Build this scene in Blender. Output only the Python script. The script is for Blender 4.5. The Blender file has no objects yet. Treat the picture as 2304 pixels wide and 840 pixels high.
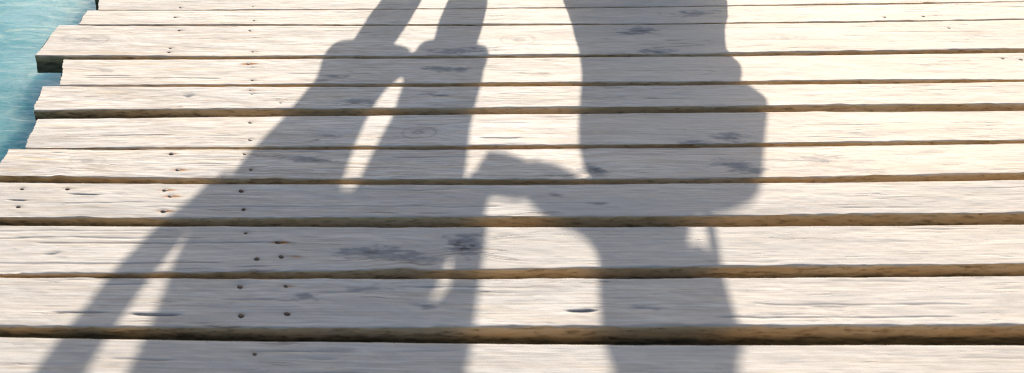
import bpy, bmesh, math, random
import numpy as np
from mathutils import Vector, Matrix

R = math.radians
random.seed(4)
rng = np.random.default_rng(11)
sc = bpy.context.scene
C = sc.collection

# ------------------------------------------------------------------ helpers
def tag(o, label=None, cat=None, group=None, kind=None):
    if label: o['label'] = label
    if cat: o['category'] = cat
    if group: o['group'] = group
    if kind: o['kind'] = kind
    return o

def link(name, me, mat=None, parent=None, smooth=True):
    o = bpy.data.objects.new(name, me)
    C.objects.link(o)
    if mat:
        for m in (mat if isinstance(mat, (list, tuple)) else [mat]):
            me.materials.append(m)
    if smooth and len(me.polygons):
        me.polygons.foreach_set('use_smooth', [True] * len(me.polygons))
    if parent: o.parent = parent
    return o

def empty(name, loc=(0, 0, 0), rz=0):
    o = bpy.data.objects.new(name, None)
    C.objects.link(o)
    o.empty_display_size = .2
    o.location = loc
    o.rotation_euler = (0, 0, rz)
    return o

def vnoise1(n, step, amp, rg):
    """smooth 1-D noise, n samples, feature size step samples"""
    k = int(n / step) + 4
    p = rg.uniform(-1, 1, k)
    x = np.arange(n) / step
    i = x.astype(int); f = x - i; f = f * f * (3 - 2 * f)
    return amp * (p[i] * (1 - f) + p[i + 1] * f)

def vnoise2(x, y, sx, sy, rg):
    """2-D value noise at points x,y"""
    u = (x - x.min()) / sx; v = (y - y.min()) / sy
    P = rg.uniform(-1, 1, (int(u.max()) + 3, int(v.max()) + 3))
    i = u.astype(int); j = v.astype(int); f = u - i; g = v - j
    f = f * f * (3 - 2 * f); g = g * g * (3 - 2 * g)
    return (P[i, j] * (1 - f) * (1 - g) + P[i + 1, j] * f * (1 - g) + P[i, j + 1] * (1 - f) * g + P[i + 1, j + 1] * f * g)

# ------------------------------------------------------------------ materials
class NT:
    def __init__(s, name):
        s.m = bpy.data.materials.new(name); s.m.use_nodes = True
        s.t = s.m.node_tree; s.b = s.t.nodes['Principled BSDF']; s.out = s.t.nodes['Material Output']
    def n(s, typ, inp=None, **kw):
        nd = s.t.nodes.new(typ)
        for k, v in kw.items(): setattr(nd, k, v)
        for k, v in (inp or {}).items(): s.set(nd.inputs[k], v)
        return nd
    def set(s, sock, v):
        if isinstance(v, bpy.types.NodeSocket): s.t.links.new(v, sock)
        else: sock.default_value = v
    def math(s, op, a, b=0., c=None, clamp=False):
        nd = s.n('ShaderNodeMath', operation=op, use_clamp=clamp)
        s.set(nd.inputs[0], a); s.set(nd.inputs[1], b)
        if c is not None: s.set(nd.inputs[2], c)
        return nd.outputs[0]
    def mapr(s, v, a, b, c=0., d=1.):
        nd = s.n('ShaderNodeMapRange', interpolation_type='SMOOTHSTEP')
        for i, q in enumerate((v, a, b, c, d)): s.set(nd.inputs[i], q)
        return nd.outputs[0]
    def mix(s, f, a, b, mode='MIX'):
        nd = s.n('ShaderNodeMix', data_type='RGBA', blend_type=mode)
        s.set(nd.inputs[0], f); s.set(nd.inputs[6], a if not isinstance(a, tuple) else a + (1,)); s.set(nd.inputs[7], b if not isinstance(b, tuple) else b + (1,))
        return nd.outputs[2]
    def vec(s, x, y, z):
        nd = s.n('ShaderNodeCombineXYZ')
        for i, q in enumerate((x, y, z)): s.set(nd.inputs[i], q)
        return nd.outputs[0]
    def noise(s, v, scale, detail=4., rough=.55, dist=0.):
        nd = s.n('ShaderNodeTexNoise', {'Vector': v, 'Scale': scale, 'Detail': detail, 'Roughness': rough, 'Distortion': dist})
        return nd.outputs[0]

def wood_material():
    t = NT('weathered_wood')
    a = t.n('ShaderNodeAttribute', attribute_name='grain'); sp = t.n('ShaderNodeSeparateXYZ', {0: a.outputs['Vector']})
    x, w, sd = sp.outputs
    b = t.n('ShaderNodeAttribute', attribute_name='marks'); sb = t.n('ShaderNodeSeparateXYZ', {0: b.outputs['Vector']})
    knot, rust, side = sb.outputs
    c = t.n('ShaderNodeAttribute', attribute_name='tone'); sc_ = t.n('ShaderNodeSeparateXYZ', {0: c.outputs['Vector']})
    warm, ring, grey_wt = sc_.outputs
    xs = t.math('ADD', x, t.math('MULTIPLY', sd, 7.3))
    fine = t.noise(t.vec(t.math('MULTIPLY', xs, 12.), t.math('MULTIPLY', w, 250.), sd), 1., 6., .68)
    mid = t.noise(t.vec(t.math('MULTIPLY', xs, 3.4), t.math('MULTIPLY', w, 100.), sd), 1., 5., .66, .35)
    broad = t.noise(t.vec(t.math('MULTIPLY', xs, 1.6), t.math('MULTIPLY', w, 14.), sd), 1., 4., .55, .6)
    blotch = t.noise(t.vec(t.math('MULTIPLY', xs, 9.), t.math('MULTIPLY', w, 22.), t.math('ADD', sd, 5.)), 1., 5., .6, .8)
    pore = t.noise(t.vec(t.math('MULTIPLY', xs, 26.), t.math('MULTIPLY', w, 270.), t.math('ADD', sd, 13.)), 1., 4., .65)
    # narrow dark checks that run with the grain
    cr = t.noise(t.vec(t.math('MULTIPLY', xs, 2.2), t.math('MULTIPLY', w, 62.), t.math('ADD', sd, 3.)), 1., 3., .5, .4)
    crl = t.math('ABSOLUTE', t.math('SUBTRACT', cr, .5))
    crm = t.noise(t.vec(t.math('MULTIPLY', xs, 3.), t.math('MULTIPLY', w, 20.), t.math('ADD', sd, 9.)), 1., 3., .6)
    crack = t.math('MULTIPLY', t.mapr(crl, .002, .024, 1., 0.), t.mapr(crm, .56, .67))
    # short dark flecks
    fl = t.noise(t.vec(t.math('MULTIPLY', xs, 15.), t.math('MULTIPLY', w, 120.), t.math('ADD', sd, 21.)), 1., 3., .55)
    fleck = t.mapr(fl, .66, .75)
    col = t.mix(t.mapr(broad, .3, .7), (.70, .65, .59), (.88, .84, .77))
    pl = t.n('ShaderNodeTexWhiteNoise', noise_dimensions='1D'); t.set(pl.inputs['W'], sd)
    pv = t.n('ShaderNodeSeparateColor', {0: pl.outputs['Color']})
    col = t.mix(t.math('MULTIPLY', pv.outputs[0], .55), col, (.63, .60, .575))
    col = t.mix(t.math('MULTIPLY', pv.outputs[1], .34), col, (.84, .74, .62))
    patch = t.noise(t.vec(t.math('MULTIPLY', xs, 2.4), t.math('MULTIPLY', w, 11.), t.math('ADD', sd, 44.)), 1., 5., .62, .7)
    col = t.mix(t.math('MULTIPLY', t.mapr(patch, .50, .70), .45), col, (.54, .525, .515))
    col = t.mix(t.math('MULTIPLY', t.mapr(mid, .46, .62), .66), col, (.50, .405, .315))
    col = t.mix(t.math('MULTIPLY', t.mapr(fine, .46, .64), .68), col, (.37, .30, .24))
    col = t.mix(t.math('MULTIPLY', t.mapr(fine, .5, .34), .5), col, (.95, .92, .87))
    col = t.mix(t.math('MULTIPLY', t.mapr(blotch, .54, .74), .5), col, (.50, .475, .455))
    col = t.mix(t.math('MULTIPLY', t.mapr(pore, .52, .72), .26), col, (.40, .34, .285))
    yel = t.noise(t.vec(t.math('MULTIPLY', xs, 3.5), t.math('MULTIPLY', w, 45.), t.math('ADD', sd, 31.)), 1., 4., .6, .5)
    col = t.mix(t.math('MULTIPLY', t.mapr(yel, .54, .68), .46), col, (.70, .53, .31))
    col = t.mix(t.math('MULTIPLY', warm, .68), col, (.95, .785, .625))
    col = t.mix(t.math('MULTIPLY', grey_wt, .85), col, (.565, .525, .48))  # grey weight, heavier on the nearest planks
    ln = t.math('SINE', t.math('ADD', t.math('MULTIPLY', w, 640.), t.math('MULTIPLY', t.math('ADD', broad, mid), 8.)))
    col = t.mix(t.math('MULTIPLY', t.math('MULTIPLY', t.mapr(ln, .2, .95), t.mapr(patch, .40, .62)), .26), col, (.40, .32, .25))
    # knots: blue grey clouds with darker hearts, broken up by the grain
    kn = t.math('MULTIPLY', knot, t.math('ADD', -.35, t.math('MULTIPLY', t.math('ADD', mid, blotch), 1.4)))
    col = t.mix(t.math('MULTIPLY', t.mapr(kn, .10, .75), .78), col, (.235, .24, .26))
    col = t.mix(t.math('MULTIPLY', t.mapr(kn, .82, 1.15), .8), col, (.085, .075, .075))
    col = t.mix(t.math('MULTIPLY', ring, .65), col, (.25, .21, .18))
    col = t.mix(t.math('MULTIPLY', crack, .55), col, (.15, .105, .07))
    col = t.mix(t.math('MULTIPLY', fleck, .28), col, (.23, .17, .125))
    ru = t.math('MULTIPLY', rust, t.math('ADD', .35, t.math('MULTIPLY', fine, 1.3)))
    col = t.mix(t.mapr(ru, .14, .65), col, (.36, .15, .035))
    # sawn faces: tan fading down into damp olive, with gap shade painted in
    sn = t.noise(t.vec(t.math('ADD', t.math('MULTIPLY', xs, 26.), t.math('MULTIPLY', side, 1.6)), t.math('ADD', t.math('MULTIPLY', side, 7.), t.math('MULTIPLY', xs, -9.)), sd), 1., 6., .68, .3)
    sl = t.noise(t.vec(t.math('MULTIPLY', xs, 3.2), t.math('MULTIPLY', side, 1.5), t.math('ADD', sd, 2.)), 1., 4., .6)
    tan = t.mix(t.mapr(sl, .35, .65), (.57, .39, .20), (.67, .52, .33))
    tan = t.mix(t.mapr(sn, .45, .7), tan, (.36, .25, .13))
    damp_shade = t.mix(t.mapr(sn, .35, .7), (.15, .125, .07), (.05, .045, .028))
    dep = t.math('ADD', t.math('ADD', side, t.mapr(x, .2, -.6, 0., .40)), t.math('MULTIPLY', t.math('SUBTRACT', sl, .5), .7))  # left ends darkened too, their shade put into the colour
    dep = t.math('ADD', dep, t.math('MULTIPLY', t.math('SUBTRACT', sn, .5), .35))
    scol = t.mix(t.mapr(dep, .40, .86), tan, damp_shade)
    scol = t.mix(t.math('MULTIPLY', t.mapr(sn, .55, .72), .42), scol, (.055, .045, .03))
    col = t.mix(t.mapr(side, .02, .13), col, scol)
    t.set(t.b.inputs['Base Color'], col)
    t.set(t.b.inputs['Roughness'], t.mix(fine, (.74, .74, .74), (.88, .88, .88)))
    t.set(t.b.inputs['Specular IOR Level'], .28)
    h = t.math('MULTIPLY', fine, -.5)
    h = t.math('ADD', h, t.math('MULTIPLY', mid, -.7))
    h = t.math('ADD', h, t.math('MULTIPLY', crack, -1.6))
    h = t.math('ADD', h, t.math('MULTIPLY', pore, -.25))
    h = t.math('ADD', h, t.math('MULTIPLY', fleck, -.8))
    h = t.math('ADD', h, t.math('MULTIPLY', t.math('MULTIPLY', sn, side), -1.2))
    bp = t.n('ShaderNodeBump', {'Height': h, 'Strength': .6, 'Distance': .0017})
    t.set(t.b.inputs['Normal'], bp.outputs[0])
    return t.m

def simple(name, col, rough=.7, spec=.4, scale=40., var=.25, bump=.0006, stretch=(1, 1, 1), metal=0., sss=0.):
    t = NT(name)
    tc = t.n('ShaderNodeTexCoord')
    mp = t.n('ShaderNodeMapping', {'Vector': tc.outputs['Object'], 'Scale': stretch})
    n1 = t.noise(mp.outputs[0], scale, 5., .6); n2 = t.noise(mp.outputs[0], scale * .14, 3., .5)
    dark = tuple(c * (1 - var) for c in col); lite = tuple(min(1, c * (1 + var)) for c in col)
    c = t.mix(t.mapr(n1, .3, .7), dark, lite)
    c = t.mix(t.math('MULTIPLY', t.mapr(n2, .35, .7), .5), c, dark)
    t.set(t.b.inputs['Base Color'], c)
    t.set(t.b.inputs['Roughness'], rough); t.set(t.b.inputs['Specular IOR Level'], spec); t.set(t.b.inputs['Metallic'], metal)
    if sss: t.set(t.b.inputs['Subsurface Weight'], sss); t.set(t.b.inputs['Subsurface Scale'], .01)
    bp = t.n('ShaderNodeBump', {'Height': n1, 'Strength': .5, 'Distance': bump})
    t.set(t.b.inputs['Normal'], bp.outputs[0])
    return t.m

def water_material():
    t = NT('shallow_sea_water')
    g = t.n('ShaderNodeNewGeometry'); p = g.outputs['Position']
    warp = t.n('ShaderNodeTexNoise', {'Vector': p, 'Scale': 2.2, 'Detail': 3., 'Roughness': .55})
    pw = t.n('ShaderNodeVectorMath', {0: p, 1: warp.outputs['Color']}, operation='MULTIPLY_ADD'); pw.inputs[2].default_value = (0, 0, 0)
    add = t.n('ShaderNodeVectorMath', operation='ADD'); sclv = t.n('ShaderNodeVectorMath', operation='SCALE')
    t.set(sclv.inputs[0], warp.outputs['Color']); sclv.inputs['Scale'].default_value = .55
    t.set(add.inputs[0], p); t.set(add.inputs[1], sclv.outputs[0])
    vo = t.n('ShaderNodeTexVoronoi', {'Vector': add.outputs[0], 'Scale': 4.2}, feature='DISTANCE_TO_EDGE')
    vo2 = t.n('ShaderNodeTexVoronoi', {'Vector': add.outputs[0], 'Scale': 9.5}, feature='DISTANCE_TO_EDGE')
    big = t.noise(p, 1.5, 4., .6); md = t.noise(add.outputs[0], 6., 5., .6)
    col = t.mix(t.mapr(big, .35, .65), (.13, .345, .39), (.25, .475, .515))
    col = t.mix(t.math('MULTIPLY', t.mapr(md, .5, .72), .5), col, (.08, .27, .32))
    col = t.mix(t.math('MULTIPLY', t.mapr(vo.outputs[0], .0, .055, 1., 0.), .20), col, (.45, .66, .58))  # caustic light lines painted into the water colour, here and next line
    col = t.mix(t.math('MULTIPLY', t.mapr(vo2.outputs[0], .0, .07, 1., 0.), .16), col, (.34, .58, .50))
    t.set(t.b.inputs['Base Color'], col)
    t.set(t.b.inputs['Subsurface Weight'], 1.); t.set(t.b.inputs['Subsurface Radius'], (.35, .8, 1.)); t.set(t.b.inputs['Subsurface Scale'], .9)
    t.set(t.b.inputs['Roughness'], .09); t.set(t.b.inputs['IOR'], 1.33)
    w1 = t.noise(p, 3.2, 4., .55, .5)
    mp = t.n('ShaderNodeMapping', {'Vector': p, 'Scale': (.6, 1.6, 1.), 'Rotation': (0, 0, .35)})
    w2 = t.noise(mp.outputs[0], 13., 3., .5, .4)
    h = t.math('ADD', t.math('MULTIPLY', w1, 1.), t.math('MULTIPLY', w2, .32))
    bp = t.n('ShaderNodeBump', {'Height': h, 'Strength': .5, 'Distance': .034})
    t.set(t.b.inputs['Normal'], bp.outputs[0])
    return t.m

WOOD = wood_material()
BEAM = simple('damp_beam_timber', (.16, .11, .065), .85, .3, 30., .4, .001, (1, .15, 1))
NAIL = simple('rusty_iron', (.075, .055, .045), .6, .5, 300., .5, .0003, metal=.5)
WATER = water_material()
SKIN_T = simple('tanned_skin', (.52, .30, .20), .5, .4, 60., .1, .0003, sss=.1)
SKIN_F = simple('fair_skin', (.62, .40, .29), .5, .4, 60., .1, .0003, sss=.1)
SHIRT = simple('pale_blue_cotton', (.42, .52, .64), .9, .2, 260., .12, .0006)
SHORTS = simple('sand_cotton_twill', (.42, .35, .25), .9, .2, 320., .15, .0006)
SKIRT = simple('white_linen', (.72, .69, .63), .9, .2, 300., .08, .0006)
TOP = simple('coral_knit', (.60, .25, .20), .9, .2, 300., .12, .0006)
CANVAS = simple('natural_canvas', (.55, .44, .28), .9, .2, 350., .18, .0008)
LEATHER = simple('brown_leather', (.16, .075, .035), .5, .5, 120., .25, .0006)
HAIR_D = simple('dark_brown_hair', (.04, .024, .015), .45, .5, 90., .35, .003, (1, 1, .12))
HAIR_L = simple('chestnut_hair', (.13, .065, .03), .45, .5, 90., .35, .003, (1, 1, .12))
EYE = simple('eye_white', (.75, .73, .70), .2, .5, 60., .05, .0001)
IRIS = simple('dark_iris', (.03, .02, .015), .2, .5, 60., .2, .0001)
LIP = simple('lip_skin', (.42, .16, .13), .45, .4, 80., .12, .0003)

# ------------------------------------------------------------------ pier
# per plank: back edge y and front edge y at x = -.6, .65, 2.2 ; left end x at back / front
SX = np.array([-.6, .65, 2.2])
F = [(2.861, 2.881, 2.931), (2.726, 2.730, 2.765), (2.471, 2.475, 2.526), (2.264, 2.285, 2.307), (2.109, 2.125, 2.152),
     (1.905, 1.919, 1.958), (1.771, 1.756, 1.806), (1.593, 1.598, 1.630), (1.392, 1.414, 1.441), (1.238, 1.236, 1.249)]
B = [(2.856, 2.869, 2.919), (2.718, 2.718, 2.758), (2.445, 2.458, 2.496), (2.255, 2.256, 2.287), (2.060, 2.088, 2.110),
     (1.899, 1.900, 1.941), (1.739, 1.731, 1.766), (1.566, 1.559, 1.582), (1.383, 1.379, 1.404), (1.211, 1.188, 1.196)]
ENDS = [(-.615, -.598), (-.633, -.637), (-.699, -.717), (-.627, -.601), (-.646, -.639), (-.616, -.614), (-.650, -.652), (-.672, -.663), (-.64, -.645), (-.66, -.655), (-.62, -.63)]
NAILS = {0: [(-.321, 2.886), (-.075, 2.895)],
 1: [(-.33, 2.794), (-.07, 2.76), (2.008, 2.794), (2.14, 2.80)],
 2: [(-.305, 2.679), (-.319, 2.53), (-.322, 2.500), (-.081, 2.675), (-.067, 2.505), (2.16, 2.70)],
 3: [(-.081, 2.415), (-.065, 2.30), (2.162, 2.455), (2.21, 2.448)],
 4: [(-.07, 2.229), (-.063, 2.205), (.014, 2.152)],
 5: [(-.066, 2.037), (-.063, 1.946)],
 6: [(-.252, 1.874), (-.229, 1.797), (-.075, 1.874), (-.057, 1.80)],
 7: [(-.572, 1.71), (-.47, 1.71), (-.562, 1.635), (-.249, 1.706), (-.235, 1.678), (-.243, 1.619), (-.077, 1.702), (-.07, 1.625)],
 8: [(-.062, 1.537), (.005, 1.503), (.011, 1.452), (-.038, 1.444)],
 9: [(-.068, 1.354), (.019, 1.354), (-.063, 1.268), (.02, 1.272)],
 10: [(-.037, 1.164), (-.045, 1.08)]}
RUST = [(-.33, 2.794, .5), (-.081, 2.415, 1.), (-.09, 2.41, .8), (-.065, 2.30, .4), (-.07, 2.229, .5), (-.172, 2.297, .35), (-.305, 2.679, .5), (-.322, 2.5, .3), (-.067, 2.505, .6),
        (-.252, 1.874, .6), (-.229, 1.797, .8), (-.249, 1.706, .7), (-.235, 1.678, .9), (-.243, 1.619, .7), (.035, 1.452, .55), (.005, 1.503, .8), (.02, 1.354, .5),
        (-.19, 2.16, .4), (-.077, 1.702, .3), (1.15, 2.55, .3), (.625, 1.683, .35), (-.35, 1.268, .3)]
# knots: x, y, half length, half width, darkness, rings
KN = [(-.497, 2.361, .026, .014, .55, .6), (-.237, 2.196, .013, .011, 1.5, .2), (.134, 1.967, .042, .020, .42, .7), (.358, 1.984, .054, .034, .30, 1.),
      (.074, 1.843, .046, .016, .9, .0), (.502, 2.377, .064, .019, 1., 0.), (.44, 2.198, .036, .011, .85, 0.), (.215, 2.157, .050, .018, .95, .2), (.551, 2.509, .095, .022, .85, 0.),
      (.76, 2.597, .066, .044, .28, 1.), (1.159, 2.671, .057, .028, .95, .4), (1.153, 2.502, .050, .026, 1.0, .6), (1.133, 1.962, .045, .019, .95, .6), (1.092, 1.808, .058, .028, .85, .0),
      (.742, 1.791, .030, .028, .85, .2), (.387, 1.494, .034, .036, 1.05, .0), (.20, 1.465, .072, .018, .95, 0.), (.27, 1.445, .045, .012, .85, 0.), (.17, 1.347, .046, .014, .7, 0.), (.625, 1.683, .02, .0075, .6, .3), (.704, 1.65, .02, .007, .7, 0.),
      (.164, 2.324, .040, .017, .7, 0.), (.13, 2.30, .03, .012, .6, 0.), (1.304, 1.843, .080, .026, .55, 0.), (1.367, 1.785, .062, .018, .45, .0), (2.208, 2.634, .063, .024, .5, .2), (1.454, 1.979, .078, .018, .4, 0.),
      (.285, 1.293, .03, .008, .75, 0.), (.05, 1.322, .020, .012, .8, 0.), (-.60, 2.60, .09, .042, .38, .8), (1.612, 2.615, .083, .026, .4, .2), (.021, 1.854, .032, .009, .5, 0.),
      (1.393, 2.831, .08, .028, .75, 0.), (1.05, 1.93, .05, .013, .8, 0.), (1.568, 1.876, .054, .013, .35, 0.), (.922, 1.27, .06, .013, .4, 0.), (-.348, 1.687, .022, .011, .5, .4), (-.449, 1.463, .018, .005, .9, 0.),
      (-.25, 2.77, .10, .02, .4, 0.), (-.45, 1.84, .05, .03, .3, .6), (1.9, 2.40, .06, .018, .35, .2), (2.1, 2.2, .05, .015, .3, 0.), (1.0, 1.75, .04, .012, .7, 0.), (1.62, 2.85, .05, .018, .4, 0.),
      (.95, 2.19, .05, .01, .45, 0.), (.56, 1.92, .05, .008, .5, .2), (.57, 1.28, .022, .006, .95, 0.), (.68, 1.29, .03, .009, .6, 0.), (1.02, 1.29, .05, .012, .45, 0.)]
# long checks seen in the photograph: x0, x1, y, depth
CK = [(.53, .60, 1.281, 1.2), (-.27, -.17, 1.268, 1.1), (-.42, -.30, 1.275, .7), (-.55, -.40, 2.33, .5), (-.55, -.15, 2.315, .45), (.50, .62, 1.955, .7), (-.47, -.38, 1.685, .7), (-.60, -.54, 1.66, .8),
      (-.55, -.2, 1.52, .5), (-.5, .05, 1.50, .5), (-.6, -.1, 1.43, .45), (-.62, -.2, 1.545, .4), (.80, 1.25, 1.262, .5), (.9, 1.3, 1.30, .35), (1.5, 2.2, 2.52, .3), (-.3, .5, 1.635, .35)]

XR = 3.05
TH = .056
pier = tag(empty('wooden_pier', (0, 0, 0)), 'weathered pale wooden pier of gapped planks over turquoise water', 'pier')

def edge_poly(y3):
    return np.poly1d(np.polyfit(SX, np.array(y3), 2))

def build_plank(idx, yb, yf, ends, dense, zoff, label=None, nails=()):
    rg = np.random.default_rng(1000 + idx * 17)
    nx = int((XR - ends[0]) / (.005 if dense else .02)) + 1
    nt = 66 if dense else 14
    t = np.linspace(0, 1, nx)
    xbase = ends[0] + (XR - ends[0]) * t
    YB = yb(xbase) if callable(yb) else np.full(nx, yb)
    YF = yf(xbase) if callable(yf) else np.full(nx, yf)
    k = .005 / ((XR - ends[0]) / nx)
    # ragged edges
    def rag(a):
        r = vnoise1(nx, 110 * k + 1, .0013 * a, rg) + vnoise1(nx, 23 * k + 1, .0004 * a, rg) + vnoise1(nx, 5 * k + 1, .0006 * a, rg) + vnoise1(nx, 1.3 * k + 1, .0006 * a, rg)
        c = vnoise1(nx, 9 * k + 1, 1, rg) * .5 + vnoise1(nx, 26 * k + 1, 1, rg) * .5
        return r - np.maximum(0, c - .56) * .022 * a          # splintered nicks
    YB = YB - rag(.55) * .8
    YF = YF + 0 - rag(.78)
    rf = .0018 + .003 * np.abs(vnoise1(nx, 12, 1, rg)); rb = .0016 + .002 * np.abs(vnoise1(nx, 30, 1, rg))
    W = YB - YF
    # cross-section loop, each entry: (kind, param)
    P = []
    for j in range(nt): P.append(('top', j / (nt - 1)))
    for a in (25, 50, 75): P.append(('cf', R(a)))
    nsd = 8
    for j in range(nsd): P.append(('f', j / (nsd - 1)))
    for j in range(3): P.append(('bot', (j + 1) / 4))
    for j in range(5): P.append(('b', 1 - j / 4))
    for a in (75, 50, 25): P.append(('cb', R(a)))
    m = len(P)
    X = np.zeros((nx, m)); Y = np.zeros((nx, m)); Z = np.zeros((nx, m)); SD = np.zeros((nx, m)); V = np.zeros((nx, m))
    rgx = np.random.default_rng(77 + idx)
    for j, (kd, p) in enumerate(P):
        if kd == 'top':
            Y[:, j] = YB - rb - p * (W - rb - rf); Z[:, j] = 0; SD[:, j] = 0
        elif kd == 'cf':
            Y[:, j] = YF + rf - rf * math.sin(p); Z[:, j] = -rf * (1 - math.cos(p)); SD[:, j] = .02 + .05 * p
        elif kd == 'cb':
            Y[:, j] = YB - rb + rb * math.sin(p); Z[:, j] = -rb * (1 - math.cos(p)); SD[:, j] = .02 + .05 * p
        elif kd == 'f':
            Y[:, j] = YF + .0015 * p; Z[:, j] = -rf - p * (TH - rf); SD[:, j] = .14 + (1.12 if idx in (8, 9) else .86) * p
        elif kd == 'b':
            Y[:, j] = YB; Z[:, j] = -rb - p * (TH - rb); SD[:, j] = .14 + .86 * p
        else:
            Y[:, j] = YF + p * W; Z[:, j] = -TH; SD[:, j] = 1
        V[:, j] = (YB - Y[:, j]) / W
    xl = ends[0] + (ends[1] - ends[0]) * V
    er = rgx.normal(0, .0012, m); er = np.convolve(np.r_[er, er, er], [.25, .5, .25], 'same')[m:2 * m]
    xl = xl + er[None, :] + .0015 * np.sin(V * 9 + idx)
    X = xl + (XR - xl) * t[:, None]
    # top relief: cupping, long undulation, worn spots
    top = np.array([1. if kd == 'top' else .6 if kd in ('cf', 'cb') else 0 for kd, p in P])
    und = vnoise2(X, V, .28, .5, rg) * .0010 + vnoise2(X, V, .06, .16, rg) * .0005 + vnoise2(X, V * 1., .02, .07, rg) * .0003
    cup = (np.abs(V - .5) * 2) ** 2 * rg.uniform(-.0012, .0008)
    Z = Z + (und + cup) * np.maximum(top[None, :], .25)
    fr = np.array([1. if kd in ('f', 'cf') else 0 for kd, p in P])
    Y = Y + fr[None, :] * vnoise2(X, np.tile(np.arange(m, dtype=float), (nx, 1)), .03, 3., rg) * .0012
    # grain coordinate w with knots that bend it
    w = V * W[:, None].mean() + vnoise2(X, V, .9, 1.2, rg) * .008 + vnoise2(X, V, .25, .5, rg) * .0022
    knot = np.zeros_like(X); ring = np.zeros_like(X); rust = np.zeros_like(X); chk = np.zeros_like(X)
    if dense:
        for (kx, ky, a, b, dk, rn) in KN:
            a *= 1.2; b *= 1.2
            if not (YF.min() - .01 < ky < YB.max() + .01): continue
            dx = X - kx; dy = Y - ky
            wob = 1 + .25 * np.sin(dx / a * 3.1 + kx * 20) * np.cos(dy / b * 2.3 + ky * 11)
            sh = dy + dx * .12 * math.sin(kx * 31)
            r = np.sqrt((dx / a) ** 2 + (sh / b) ** 2) * wob
            rk = np.random.default_rng(int(abs(kx) * 1e4)); brk = vnoise2(X, Y, .022, .008, rk) * .4 + vnoise2(X, Y, .009, .004, rk) * .3
            if not (YF[np.argmin(np.abs(xbase - kx))] < ky < YB[np.argmin(np.abs(xbase - kx))]): continue
            knot = np.maximum(knot, dk * np.clip(1.25 - r + brk, 0, 1.25) / 1.25 * (SD < .12))
            if rn:
                q = np.sin(r * 11.) * .5 + .5
                ring = np.maximum(ring, rn * np.clip(q - .68, 0, 1) * 2.6 * np.clip(1.15 - r, 0, 1) ** .5 * (r < 1.15))
            g = np.exp(-(dx / (a * 1.9)) ** 2)
            w = w - np.sign(sh) * g * b * .75 * np.exp(-np.abs(sh) / (b * 1.8)) * np.clip(np.abs(sh) / b * 2, 0, 1)
            Z = Z - (SD < .12) * .0012 * dk * np.exp(-r ** 2 * 1.5)
        for (rx, ry, s) in RUST:
            if not (YF.min() < ry < YB.max()): continue
            dx = X - rx - .006; dy = Y - ry
            rust = np.maximum(rust, s * np.exp(-(np.abs(dx) / .026) ** 1.3 - (dy / .0055) ** 2))
        rc = np.random.default_rng(300 + idx)
        extra = []
        for q in range(26):
            x0 = rc.uniform(-.65, 2.5); ln = rc.uniform(.03, .22) * (1.6 if rc.random() < .2 else 1)
            extra.append((x0, x0 + ln, rc.uniform(YF.mean() + .008, YB.mean() - .008), rc.uniform(.08, .48) * (1. if x0 < .4 else .6)))
        for (x0, x1, cy, s) in CK + extra:
            if not (YF.min() < cy < YB.max()): continue
            yy = cy + vnoise1(nx, 14, .0025, rc)[:, None] + vnoise1(nx, 5, .001, rc)[:, None]
            msk = np.clip((X - x0) / .02, 0, 1) * np.clip((x1 - X) / .02, 0, 1)
            c = s * msk * np.exp(-((Y - yy) / (.0017 + .0008 * np.clip(s, 0, 1))) ** 2) * (SD < .1)
            chk = np.maximum(chk, c); Z = Z - c * .003
        for (nxp, nyp) in nails:                              # the dent around each nail head
            stn = np.exp(-np.abs((X - nxp) / .013) ** 1.6 - ((Y - nyp) / .0072) ** 2) * (SD < .1) * rgx.uniform(.5, 1.); chk = np.maximum(chk, stn * .5)
            Z = Z - .0016 * np.exp(-((X - nxp) ** 2 + (Y - nyp) ** 2) / .007 ** 2) * (SD < .1)
    # warm glare towards the right of the pier, put into wood colour
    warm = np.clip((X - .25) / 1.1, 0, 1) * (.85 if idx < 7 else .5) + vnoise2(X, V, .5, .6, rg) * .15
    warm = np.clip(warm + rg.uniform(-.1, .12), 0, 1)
    grey = (.62 if idx >= 7 else .22 if idx in (0, 2, 5) else .08) + vnoise2(X, V, .42, .6, rgx) * .22 + vnoise2(X, V, .15, .25, rgx) * .14
    Z = Z + zoff
    seed = (idx * 1.713) % 11
    nv = nx * m
    co = np.stack([X, Y, Z], -1).reshape(-1, 3)
    gr = np.stack([X, w, np.full_like(X, seed)], -1).reshape(-1, 3)
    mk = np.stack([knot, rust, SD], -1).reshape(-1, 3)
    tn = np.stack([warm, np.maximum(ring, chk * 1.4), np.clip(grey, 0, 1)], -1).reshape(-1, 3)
    # caps
    capL = co[:m]; capR = co[-m:]
    co = np.concatenate([co, capL, capR]); gr = np.concatenate([gr, gr[:m], gr[nv - m:nv]])
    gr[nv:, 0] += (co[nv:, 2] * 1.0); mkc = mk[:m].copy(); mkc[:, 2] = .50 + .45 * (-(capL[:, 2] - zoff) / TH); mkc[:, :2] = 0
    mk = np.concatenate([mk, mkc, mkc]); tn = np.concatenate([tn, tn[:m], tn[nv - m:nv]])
    i = np.arange(nx - 1)[:, None]; j = np.arange(m)[None, :]; j2 = (j + 1) % m
    q = np.stack([np.broadcast_to(i * m + j, (nx - 1, m)), i * m + j2, (i + 1) * m + j2, np.broadcast_to((i + 1) * m + j, (nx - 1, m))], -1).reshape(-1, 4)
    nq = len(q)
    li = np.concatenate([q.ravel(), np.arange(nv, nv + m)[::-1], np.arange(nv + m, nv + 2 * m)])
    ls = np.concatenate([np.arange(nq) * 4, [nq * 4, nq * 4 + m]])
    me = bpy.data.meshes.new('plank')
    me.vertices.add(len(co)); me.vertices.foreach_set('co', co.ravel().astype(np.float32))
    me.loops.add(len(li)); me.loops.foreach_set('vertex_index', li.astype(np.int32))
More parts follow.
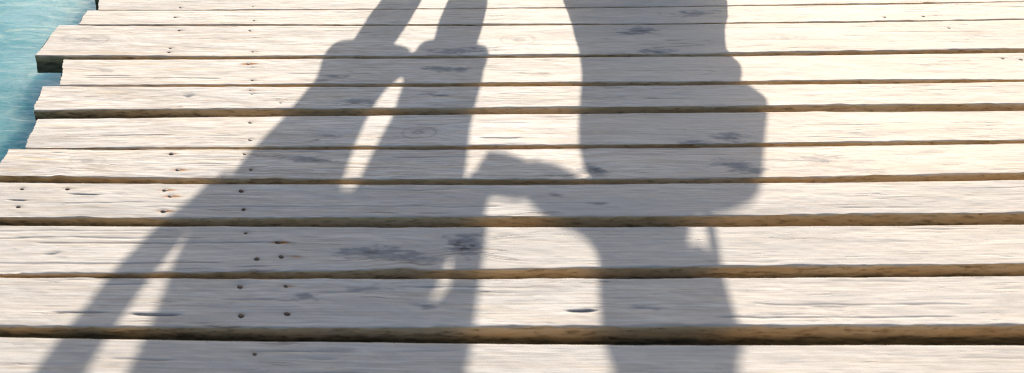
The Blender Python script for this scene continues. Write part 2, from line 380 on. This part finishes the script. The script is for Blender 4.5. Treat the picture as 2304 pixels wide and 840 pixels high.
    me.polygons.add(nq + 2); me.polygons.foreach_set('loop_start', ls.astype(np.int32))
    me.update(calc_edges=True); me.validate()
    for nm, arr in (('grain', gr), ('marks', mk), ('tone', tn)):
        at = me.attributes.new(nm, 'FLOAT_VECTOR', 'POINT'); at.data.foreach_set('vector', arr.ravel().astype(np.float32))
    o = link('plank', me, WOOD, pier)
    if label: o['label'] = label
    for (a, b) in nails:
        build_nail(a, b, zoff, o)
    return o

def nail_mesh():
    bm = bmesh.new()
    prof = [(.0, .0011), (.0022, .0010), (.0042, .0004), (.0049, -.0006), (.0046, -.004)]
    rings = []
    for (r, z) in prof[1:]:
        rings.append([bm.verts.new((r * math.cos(a * math.pi / 7) * (1 + .08 * math.sin(a * 2.1)), r * math.sin(a * math.pi / 7), z)) for a in range(14)])
    c = bm.verts.new((0, 0, prof[0][1]))
    for a in range(14):
        bm.faces.new((c, rings[0][a], rings[0][(a + 1) % 14]))
        for k in range(len(rings) - 1):
            bm.faces.new((rings[k][a], rings[k + 1][a], rings[k + 1][(a + 1) % 14], rings[k][(a + 1) % 14]))
    me = bpy.data.meshes.new('nail'); bm.to_mesh(me); bm.free(); me.materials.append(NAIL)
    me.polygons.foreach_set('use_smooth', [True] * len(me.polygons))
    return me
NAIL_ME = nail_mesh()
def build_nail(x, y, z, parent):
    o = bpy.data.objects.new('nail', NAIL_ME); C.objects.link(o); o.parent = parent
    o.location = (x, y, z - .0008)
    o.rotation_euler = (random.uniform(-.15, .15), random.uniform(-.15, .15), random.uniform(0, 6))
    s = random.uniform(.85, 1.15); o.scale = (s * 1.35, s * 1.15, s)

PF = [edge_poly(v) for v in F]; PB = [edge_poly(v) for v in B]
LAB = {2: 'wide plank whose sawn end juts furthest out over the water', 3: 'plank with a rust stained nail and a set back end',
       0: 'topmost plank running along the upper edge of the picture'}
zo = [0, .001, .0, -.001, .0005, -.0005, 0, .001, -.001, .0, 0]
for k in range(11):
    yb = PB[k - 1] if k else (lambda q, p=PF[0]: p(q) * 0 + 3.025 + .016 * q)
    yf = PF[k] if k < 10 else (lambda q: .035 * 0 * q + 1.030)
    build_plank(k, yb, yf, ENDS[k], True, zo[k], LAB.get(k), NAILS.get(k, ()))
# planks beyond the upper edge of the picture and behind the viewpoint
y = 3.010; k = 20
while y < 5.6:
    wd = random.uniform(.13, .22)
    build_plank(k, y + wd, y, (random.uniform(-.68, -.6),) * 2, False, random.uniform(-.001, .001) + (-.0005), None, [(-.07, y + wd * .25), (-.07, y + wd * .75)])
    y += wd + random.uniform(.012, .025); k += 1
y = 1.0
while y > -1.6:
    wd = random.uniform(.15, .2)
    build_plank(k, y, y - wd, (random.uniform(-.68, -.6),) * 2, False, random.uniform(-.001, .001), None, [(-.06, y - wd * .25), (-.06, y - wd * .75)])
    y -= wd + random.uniform(.02, .04); k += 1

def box_mesh(name, lo, hi, bev=.006):
    bm = bmesh.new(); bmesh.ops.create_cube(bm, size=1)
    for v in bm.verts:
        for a in range(3): v.co[a] = lo[a] if v.co[a] < 0 else hi[a]
    bmesh.ops.bevel(bm, geom=bm.edges[:], offset=bev, segments=2, affect='EDGES')
    me = bpy.data.meshes.new(name); bm.to_mesh(me); bm.free(); return me
for bx in (-.07, 1.1, 2.15):
    link('joist', box_mesh('joist', (bx - .05, -1.7, -.22), (bx + .05, 5.7, -TH - .003)), BEAM, pier, False)
for by in (-.9, 1.75, 4.4):
    link('crossbeam', box_mesh('crossbeam', (-.5, by - .07, -.38), (2.9, by + .07, -.223)), BEAM, pier, False)
    for bx in (-.2, 2.5):
        bm = bmesh.new(); bmesh.ops.create_cone(bm, cap_ends=True, segments=20, radius1=.11, radius2=.10, depth=2.4)
        me = bpy.data.meshes.new('pile'); bm.to_mesh(me); bm.free()
        o = link('pile', me, BEAM, pier); o.location = (bx, by, -1.585)

# ------------------------------------------------------------------ water and sky
bm = bmesh.new()
bmesh.ops.create_grid(bm, x_segments=40, y_segments=40, size=900)
me = bpy.data.meshes.new('water'); bm.to_mesh(me); bm.free()
wt = tag(link('water', me, WATER), 'clear turquoise sea water with light ripples', None, None, 'structure'); wt.location = (0, 0, -.45)

# ------------------------------------------------------------------ people (they stand beyond the upper edge and throw the shadows)
AZ, EL = 16.19, 22.0
TE = math.tan(R(EL))

def lathe(bm, rings, seg=20, sq=1.):
    """flat horizontal rings (cx, cy, z, rx, ry), closed at both ends"""
    L = []
    for (cx, cy, z, rx, ry) in rings:
        L.append([bm.verts.new((cx + rx * math.copysign(abs(math.cos(2 * math.pi * a / seg)) ** sq, math.cos(2 * math.pi * a / seg)), cy + ry * math.copysign(abs(math.sin(2 * math.pi * a / seg)) ** sq, math.sin(2 * math.pi * a / seg)), z)) for a in range(seg)])
    for A, Bq in zip(L, L[1:]):
        for a in range(seg): bm.faces.new((A[a], A[(a + 1) % seg], Bq[(a + 1) % seg], Bq[a]))
    bm.faces.new(L[0][::-1]); bm.faces.new(L[-1])

def spans(rows, ry, cy=0.):
    """rows of (z, s0, s1) -> rings; ry a number or list"""
    out = []
    for i, (z, a, b) in enumerate(rows):
        out.append(((a + b) / 2, cy if not isinstance(cy, (list, tuple)) else cy[i], z, (b - a) / 2, ry[i] if isinstance(ry, (list, tuple)) else ry))
    return sorted(out, key=lambda r: r[2])

def tube(bm, pts, seg=14, flat=1.0):
    """rounded limb through (x,y,z,r); flat squeezes it front to back"""
    P = [Vector(p[:3]) for p in pts]; r = [p[3] for p in pts]
    D = []
    for i in range(len(P)):
        a = P[max(i - 1, 0)]; b = P[min(i + 1, len(P) - 1)]; D.append((b - a).normalized())
    rows = []
    e = [(P[0] - D[0] * r[0] * q, D[0], r[0] * math.sqrt(max(0, 1 - q * q))) for q in (.96, .75, .4)]
    e += [(P[i], D[i], r[i]) for i in range(len(P))]
    e += [(P[-1] + D[-1] * r[-1] * q, D[-1], r[-1] * math.sqrt(max(0, 1 - q * q))) for q in (.4, .75, .96)]
    u = Vector((1, 0, 0)) if abs(D[0].x) < .9 else Vector((0, 0, 1))
    for (p, d, rr) in e:
        u = (u - d * u.dot(d)).normalized(); v = d.cross(u)
        rows.append([bm.verts.new(p + u * rr * math.cos(2 * math.pi * a / seg) + v * rr * flat * math.sin(2 * math.pi * a / seg)) for a in range(seg)])
    for A, Bq in zip(rows, rows[1:]):
        for a in range(seg): bm.faces.new((A[a], A[(a + 1) % seg], Bq[(a + 1) % seg], Bq[a]))
    bm.faces.new(rows[0][::-1]); bm.faces.new(rows[-1])

def ball(bm, c, r):
    m = Matrix.Translation(c) @ Matrix.Diagonal((r[0], r[1], r[2], 1))
    bmesh.ops.create_uvsphere(bm, u_segments=20, v_segments=14, radius=1, matrix=m)

def fuse(name, bm, vox, mat, parent, smooth=6):
    """one continuous surface out of overlapping closed shapes"""
    bmesh.ops.recalc_face_normals(bm, faces=bm.faces[:])
    me = bpy.data.meshes.new(name + '_raw'); bm.to_mesh(me); bm.free()
    o = bpy.data.objects.new('tmp', me); C.objects.link(o)
    if vox:
        md = o.modifiers.new('r', 'REMESH'); md.mode = 'VOXEL'; md.voxel_size = vox
    if smooth:
        ms = o.modifiers.new('s', 'SMOOTH'); ms.iterations = smooth; ms.factor = .5
    dg = bpy.context.evaluated_depsgraph_get()
    nm = bpy.data.meshes.new_from_object(o.evaluated_get(dg))
    bpy.data.objects.remove(o); nm.name = name
    return link(name, nm, mat, parent)

def finger(bm, base, d, curl, ln, r):
    """three bent bones; d the pointing direction, curl the direction it bends to"""
    d = Vector(d).normalized(); c = Vector(curl).normalized(); p = Vector(base); pts = [(*p, r)]
    for k, (f, ang) in enumerate(((.45, .25), (.30, .85), (.25, 1.3))):
        q = (d * math.cos(ang) + c * math.sin(ang)).normalized(); p = p + q * ln * f; pts.append((*p, r * (1 - .08 * (k + 1))))
    tube(bm, pts, 8)

def hand(bm, wrist, d, side, curl, s=1., tuck=False):
    """wrist point, direction of the palm, direction from little finger to index, curl direction"""
    w = Vector(wrist); d = Vector(d).normalized(); sd = Vector(side).normalized(); c = Vector(curl).normalized()
    for k in range(4):                                        # palm as four rays side by side
        a = w + sd * (k - 1.5) * .008 * s; b = w + d * .088 * s + sd * (k - 1.5) * .019 * s
        tube(bm, [(*a, .014 * s), (*((a + b) / 2), .014 * s), (*b, .0115 * s)], 8)
    for k, ln in enumerate((.062, .076, .082, .074)):
        finger(bm, w + d * .088 * s + sd * (k - 1.5) * .019 * s, d + sd * (k - 1.5) * .06, c, ln * s, .0088 * s)
    t0 = w + d * .025 * s + sd * .026 * s
    if tuck: t0 = w + d * .03 * s + sd * .012 * s + c * .012 * s
    t1 = t0 + (d * .6 + sd * (.05 if tuck else .7) + c * .3).normalized() * .042 * s; t2 = t1 + (d * .85 + sd * (-.1 if tuck else .2) + c * .4).normalized() * .032 * s; t3 = t2 + (d * .9 + c * .5).normalized() * .024 * s
    tube(bm, [(*t0, .013 * s), (*t1, .0105 * s), (*t2, .0095 * s), (*t3, .008 * s)], 8)

def head(bm, c, s=1.):
    x, y0, z = c
    ball(bm, (x, y0 - .012 * s, z + .035 * s), (.076 * s, .095 * s, .085 * s))
    ball(bm, (x, y0 + .022 * s, z - .035 * s), (.060 * s, .070 * s, .082 * s))
    tube(bm, [(x, y0 + .085 * s, z + .02 * s, .010 * s), (x, y0 + .103 * s, z - .012 * s, .013 * s), (x, y0 + .098 * s, z - .02 * s, .014 * s)], 10)
    ball(bm, (x, y0 + .068 * s, z - .092 * s), (.028 * s, .024 * s, .020 * s))
    for q in (-1, 1):
        ball(bm, (x + q * .032 * s, y0 + .074 * s, z + .034 * s), (.022 * s, .014 * s, .009 * s))
        ball(bm, (x + q * .077 * s, y0 - .005 * s, z - .003 * s), (.010 * s, .020 * s, .032 * s))

def face_parts(root, c, s=1.):
    x, y0, z = c
    for q in (-1, 1):
        bm = bmesh.new(); ball(bm, (x + q * .031 * s, y0 + .079 * s, z + .012 * s), (.0125 * s, .010 * s, .0075 * s))
        e = fuse('eye', bm, 0, EYE, root, 0)
        bm = bmesh.new(); ball(bm, (x + q * .031 * s, y0 + .0865 * s, z + .012 * s), (.0055 * s, .0035 * s, .0055 * s)); fuse('iris', bm, 0, IRIS, e, 0)
    bm = bmesh.new(); tube(bm, [(x - .022 * s, y0 + .083 * s, z - .056 * s, .003 * s), (x, y0 + .092 * s, z - .057 * s, .0065 * s), (x + .022 * s, y0 + .083 * s, z - .056 * s, .003 * s)], 8)
    fuse('mouth', bm, 0, LIP, root, 0)

def foot(bm, x, y0, ank, s=1., turn=0.):
    tube(bm, [(x, y0 - .045 * s, .042, .036 * s), (x, y0 + .02 * s, .045, .040 * s), (x + turn * .5, y0 + .10 * s, .034, .036 * s), (x + turn, y0 + .165 * s, .026, .030 * s), (x + turn * 1.2, y0 + .20 * s, .022, .020 * s)], 14, .9)

# ---- man: knee-length shorts, one hand in a pocket
MAN = tag(empty('person', (.7459, 3.7180, 0), R(-AZ)), 'person in knee length shorts, one hand in pocket, left one of the shadow pair', 'person', 'couple holding hands on the pier')
bm = bmesh.new()
tube(bm, [(-.122, 0, .88, .085), (-.126, 0, .66, .078), (-.112, 0, .52, .062), (-.096, -.006, .40, .069), (-.084, -.008, .31, .066), (-.080, -.004, .18, .046), (-.080, 0, .09, .040)], 18)
tube(bm, [(.122, 0, .88, .085), (.134, 0, .66, .078), (.137, 0, .52, .062), (.134, -.006, .40, .071), (.135, -.008, .31, .068), (.132, -.004, .18, .046), (.130, 0, .09, .040)], 18)
foot(bm, -.080, 0, .09, 1., -.02); foot(bm, .130, 0, .09, 1., .02)
lathe(bm, [(0, 0, .885, .13, .05), (0, 0, .93, .185, .095), (0, 0, 1.05, .155, .095), (0, 0, 1.2, .175, .11), (0, 0, 1.34, .185, .105), (0, 0, 1.43, .13, .08), (0, 0, 1.48, .06, .06), (0, .008, 1.58, .055, .058)], 24)
head(bm, (0, .02, 1.615), 1.12)
# left arm bent, hand in the pocket
tube(bm, [(-.185, -.01, 1.40, .055), (-.26, -.02, 1.28, .050), (-.344, -.03, 1.12, .045), (-.338, -.01, 1.01, .041), (-.324, .02, .970, .037), (-.313, .03, .948, .032)], 16)
hand(bm, (-.318, .02, .955), (.52, .05, -1), (1, .15, .5), (.3, -1, 0), .84)
# right arm down to the joined hands
tube(bm, [(.185, -.01, 1.40, .055), (.235, -.01, 1.27, .048), (.268, -.01, 1.09, .047), (.272, -.005, 1.035, .049), (.276, .0, 1.008, .047), (.292, .0, .962, .0275), (.282, .005, .890, .036), (.272, .0, .845, .034), (.284, -.006, .803, .033)], 16)
hand(bm, (.286, -.010, .793), (1, .0, -.10), (.10, .1, 1), (-.1, 1, .05), .95, True)
fuse('skin_body', bm, .005, SKIN_T, MAN, 4)
face_parts(MAN, (0, .02, 1.615), 1.12)
bm = bmesh.new()
LZ = [(.522, -.225, .020), (.545, -.232, .022), (.575, -.222, .012), (.61, -.214, -.008), (.64, -.216, -.018), (.70, -.228, -.027), (.76, -.246, -.026), (.81, -.266, -.021), (.85, -.272, -.016), (.90, -.285, .0)]
RZ = [(.495, .030, .244), (.53, .028, .238), (.58, .027, .240), (.64, .031, .236), (.70, .034, .237), (.75, .024, .244), (.80, .018, .250), (.85, .014, .256), (.90, .0, .258)]
lathe(bm, spans(LZ, [.092, .092, .095, .10, .10, .10, .10, .095, .09, .10]), 32, .62)
lathe(bm, spans(RZ, [.092, .092, .095, .10, .10, .095, .09, .09, .10]), 32, .62)
lathe(bm, [(-.012, 0, .872, .266, .07), (-.014, 0, .915, .272, .10), (-.01, 0, .97, .245, .118), (0, 0, 1.03, .20, .11)], 28)
fuse('shorts', bm, .008, SHORTS, MAN, 2)
bm = bmesh.new()
lathe(bm, spans([(.945, -.288, .252), (.985, -.279, .234), (1.03, -.260, .258), (1.09, -.240, .236), (1.15, -.228, .225), (1.25, -.222, .222), (1.34, -.215, .215), (1.41, -.17, .17), (1.46, -.085, .085)],
               [.125, .122, .12, .12, .122, .13, .125, .10, .075]), 28)
for q in (-1, 1):
    tube(bm, [(q * .155, -.01, 1.385, .066), (q * .210, -.01, 1.32, .066), (q * .260, -.018, 1.21, .062)], 16)
fuse('shirt', bm, .008, SHIRT, MAN, 3)
bm = bmesh.new()
ball(bm, (0, .0, 1.668), (.094, .113, .096)); ball(bm, (0, -.045, 1.62), (.089, .078, .095))
fuse('hair', bm, .006, HAIR_D, MAN, 2)
for x, tn in ((-.080, -.02), (.130, .02)):
    bm = bmesh.new()
    tube(bm, [(x, -.06, .012, .040), (x, .02, .012, .042), (x + tn * .5, .11, .012, .046), (x + tn * 1.1, .20, .012, .036)], 14, .30)
    o = fuse('sandal', bm, 0, LEATHER, MAN, 0)
    bm = bmesh.new(); tube(bm, [(x - .047 + tn * .5, .10, .02, .007), (x + tn * .5, .105, .074, .008), (x + .047 + tn * .5, .10, .02, .007)], 8, 2.2)
    fuse('strap', bm, 0, LEATHER, o, 0)

# ---- woman: long flared skirt, basket bag on her forearm
WOM = tag(empty('person', (1.4375, 3.5175, 0), R(-AZ)), 'person in long flared skirt with bag on forearm, right one of the shadow pair', 'person', 'couple holding hands on the pier')
bm = bmesh.new()
for q in (-1, 1):
    tube(bm, [(q * .065 - .01, 0, .70, .074), (q * .08, 0, .58, .066), (q * .08, 0, .47, .050), (q * .078, -.008, .33, .050), (q * .075, 0, .18, .036), (q * .075, 0, .08, .032)], 16)
    foot(bm, q * .075, 0, .08, .86, q * .012)
lathe(bm, [(-.01, 0, .70, .14, .07), (-.02, 0, .745, .125, .075), (-.065, 0, .81, .06, .06), (-.064, 0, .90, .055, .06), (-.05, 0, .98, .070, .065), (-.045, .01, 1.10, .085, .08), (-.03, .01, 1.18, .118, .095), (-.03, 0, 1.28, .125, .08), (-.03, 0, 1.34, .085, .06), (-.03, 0, 1.39, .046, .046), (-.03, .006, 1.47, .043, .045)], 24)
head(bm, (-.03, .02, 1.51), 1.02)
# left arm out to the joined hands
tube(bm, [(-.125, 0, 1.29, .040), (-.112, -.005, 1.14, .034), (-.126, -.005, 1.035, .031), (-.149, -.003, .985, .034), (-.154, 0, .935, .031), (-.150, .004, .888, .032), (-.166, .008, .848, .040), (-.205, .012, .820, .046), (-.25, .018, .810, .048), (-.29, .024, .800, .046), (-.315, .03, .795, .040)], 16)
hand(bm, (-.318, .032, .788), (-1, .0, -.12), (-.12, .1, 1), (.1, -1, 0), .92, True)
# right arm bent at the elbow, forearm level and pointing ahead
tube(bm, [(.075, 0, 1.29, .040), (.035, -.005, 1.15, .034), (-.001, -.005, 1.025, .031), (.022, .0, .962, .039), (.016, .01, .895, .037), (.014, .08, .915, .034), (.010, .15, .955, .028), (.004, .20, .972, .023)], 16)
hand(bm, (.004, .205, .978), (.05, 1, .55), (-1, 0, .2), (0, .6, 1), .85)
fuse('skin_body', bm, .005, SKIN_F, WOM, 4)
face_parts(WOM, (-.03, .02, 1.51), 1.02)
# skirt with soft folds that open towards the hem
SKR = [(.13, -.30, .290), (.20, -.285, .275), (.27, -.270, .256), (.31, -.255, .233), (.36, -.241, .219), (.40, -.231, .210), (.42, -.226, .226), (.44, -.221, .238), (.46, -.217, .233), (.48, -.214, .223), (.51, -.211, .214), (.54, -.211, .212),
       (.60, -.217, .212), (.66, -.221, .205), (.70, -.220, .18), (.735, -.212, .14), (.77, -.188, .07), (.81, -.155, .01), (.85, -.132, -.008), (.92, -.130, .004)]
bm = bmesh.new(); seg = 72; rows = []
for (z, a, b) in SKR:
    f = max(0, (.75 - z) / .6); row = []
    for k in range(seg):
        th = 2 * math.pi * k / seg
        wv = 1 - .05 * f * (1 - abs(math.cos(th)) ** 4) * (1 + math.sin(th * 11 + 1.3 * math.sin(th * 3)))
        row.append(bm.verts.new(((a + b) / 2 + (b - a) / 2 * math.cos(th) * (1 - (1 - wv) * abs(math.sin(th))), (.068 + .125 * f) * math.sin(th) * wv, z)))
    rows.append(row)
for A, Bq in zip(rows, rows[1:]):
    for a in range(seg): bm.faces.new((A[a], A[(a + 1) % seg], Bq[(a + 1) % seg], Bq[a]))
bm.faces.new(rows[-1])
fuse('skirt', bm, 0, SKIRT, WOM, 1)
bm = bmesh.new()
lathe(bm, [(-.068, 0, .872, .067, .062), (-.060, 0, .935, .078, .07), (-.054, 0, .99, .084, .074), (-.055, 0, 1.04, .074, .078), (-.045, .01, 1.10, .090, .086), (-.03, .012, 1.18, .124, .102), (-.03, 0, 1.27, .128, .086), (-.03, 0, 1.325, .10, .068)], 24)
for q in (-1, 1):
    tube(bm, [(-.03 + q * .095, 0, 1.29, .050), (-.03 + q * .112, 0, 1.23, .047)], 14)
fuse('top', bm, .007, TOP, WOM, 3)
bm = bmesh.new()
ball(bm, (-.03, .0, 1.557), (.087, .106, .089)); ball(bm, (-.03, -.048, 1.49), (.088, .065, .12))
tube(bm, [(-.03, -.055, 1.52, .078), (-.03, -.07, 1.40, .080), (-.03, -.085, 1.28, .062), (-.03, -.085, 1.20, .035)], 16, .55)
fuse('hair', bm, .006, HAIR_L, WOM, 2)
for q in (-1, 1):
    bm = bmesh.new(); x = q * .075; tn = q * .012
    tube(bm, [(x, -.055, .011, .034), (x, .02, .011, .036), (x + tn * .5, .10, .011, .039), (x + tn * 1.1, .17, .011, .030)], 14, .30)
    o = fuse('sandal', bm, 0, LEATHER, WOM, 0)
    bm = bmesh.new(); tube(bm, [(x - .04, .09, .018, .006), (x, .095, .066, .007), (x + .04, .09, .018, .006)], 8, 2.2)
    fuse('strap', bm, 0, LEATHER, o, 0)

# ---- the bag on her forearm
BAG = tag(empty('shoulder_bag', (1.4375, 3.5175, 0), R(-AZ)), 'soft bag hanging from the forearm beside the long skirt shadow', 'bag')
TB = .17; dz = TB * TE
rows = [(.497, .06, .205), (.506, .0, .236), (.520, -.03, .262), (.534, -.04, .273), (.58, -.055, .253), (.62, -.06, .233), (.67, -.07, .210), (.717, -.08, .188), (.745, -.08, .172), (.765, -.075, .150), (.785, -.065, .105), (.797, -.05, .06)]
bm = bmesh.new(); lathe(bm, [((a + b) / 2, TB, z + dz, (b - a) / 2, .055 if i in (0,) else .07 if i < 9 else .05 - .012 * (i - 9)) for i, (z, a, b) in enumerate(rows)], 32)
fuse('bag_body', bm, .007, CANVAS, BAG, 2)
for yy in (TB - .025, TB + .025):
    bm = bmesh.new()
    tube(bm, [(.046, yy, .775 + dz, .009), (.049, yy, .82 + dz, .009), (.044, yy, .872 + dz, .009), (.036, yy, .915 + dz, .009), (.012, yy, .937 + dz, .009), (-.014, yy, .92 + dz, .009), (-.022, yy, .87 + dz, .009), (-.024, yy, .82 + dz, .009), (-.03, yy, .775 + dz, .009)], 10)
    fuse('handle', bm, 0, LEATHER, BAG, 0)

# ------------------------------------------------------------------ light
w = bpy.data.worlds.new('World'); sc.world = w; w.use_nodes = True
sky = w.node_tree.nodes.new('ShaderNodeTexSky'); sky.sky_type = 'NISHITA'; sky.sun_disc = False
sky.sun_elevation = R(EL); sky.sun_rotation = R(AZ); sky.air_density = 1.; sky.dust_density = 2.6; sky.ozone_density = 1.2
bg = w.node_tree.nodes['Background']; w.node_tree.links.new(sky.outputs[0], bg.inputs[0]); bg.inputs[1].default_value = .148
sl = bpy.data.lights.new('sun', 'SUN'); sl.energy = 7.8; sl.angle = R(.53); sl.color = (1., .915, .80)
so = bpy.data.objects.new('sun', sl); C.objects.link(so)
sd = Vector((math.sin(R(AZ)) * math.cos(R(EL)), math.cos(R(AZ)) * math.cos(R(EL)), math.sin(R(EL))))
so.rotation_euler = sd.to_track_quat('Z', 'Y').to_euler(); so.location = sd * 30

# ------------------------------------------------------------------ camera
cam = bpy.data.cameras.new('camera'); co_ = bpy.data.objects.new('camera', cam); C.objects.link(co_)
cam.sensor_fit = 'HORIZONTAL'; cam.sensor_width = 36; cam.lens = 36 * 2000 / 2304
cam.shift_x = (1152 - 620) / 2304
cam.clip_start = .02; cam.clip_end = 3000
co_.location = (0, 0, 1.05); co_.rotation_euler = (math.pi / 2 - math.atan(1220 / 2000), 0, 0)
cam.dof.use_dof = True; cam.dof.focus_distance = 2.55; cam.dof.aperture_fstop = 4.8
sc.camera = co_
sc.view_settings.view_transform = 'Standard'; sc.view_settings.look = 'None'; sc.view_settings.exposure = 0; sc.view_settings.gamma = 1
sc.render.engine = 'CYCLES'
sc.cycles.use_denoising = True
sc.cycles.denoising_prefilter = 'NONE'
sc.cycles.sample_clamp_indirect = 4.0
sc.cycles.filter_width = 1.2
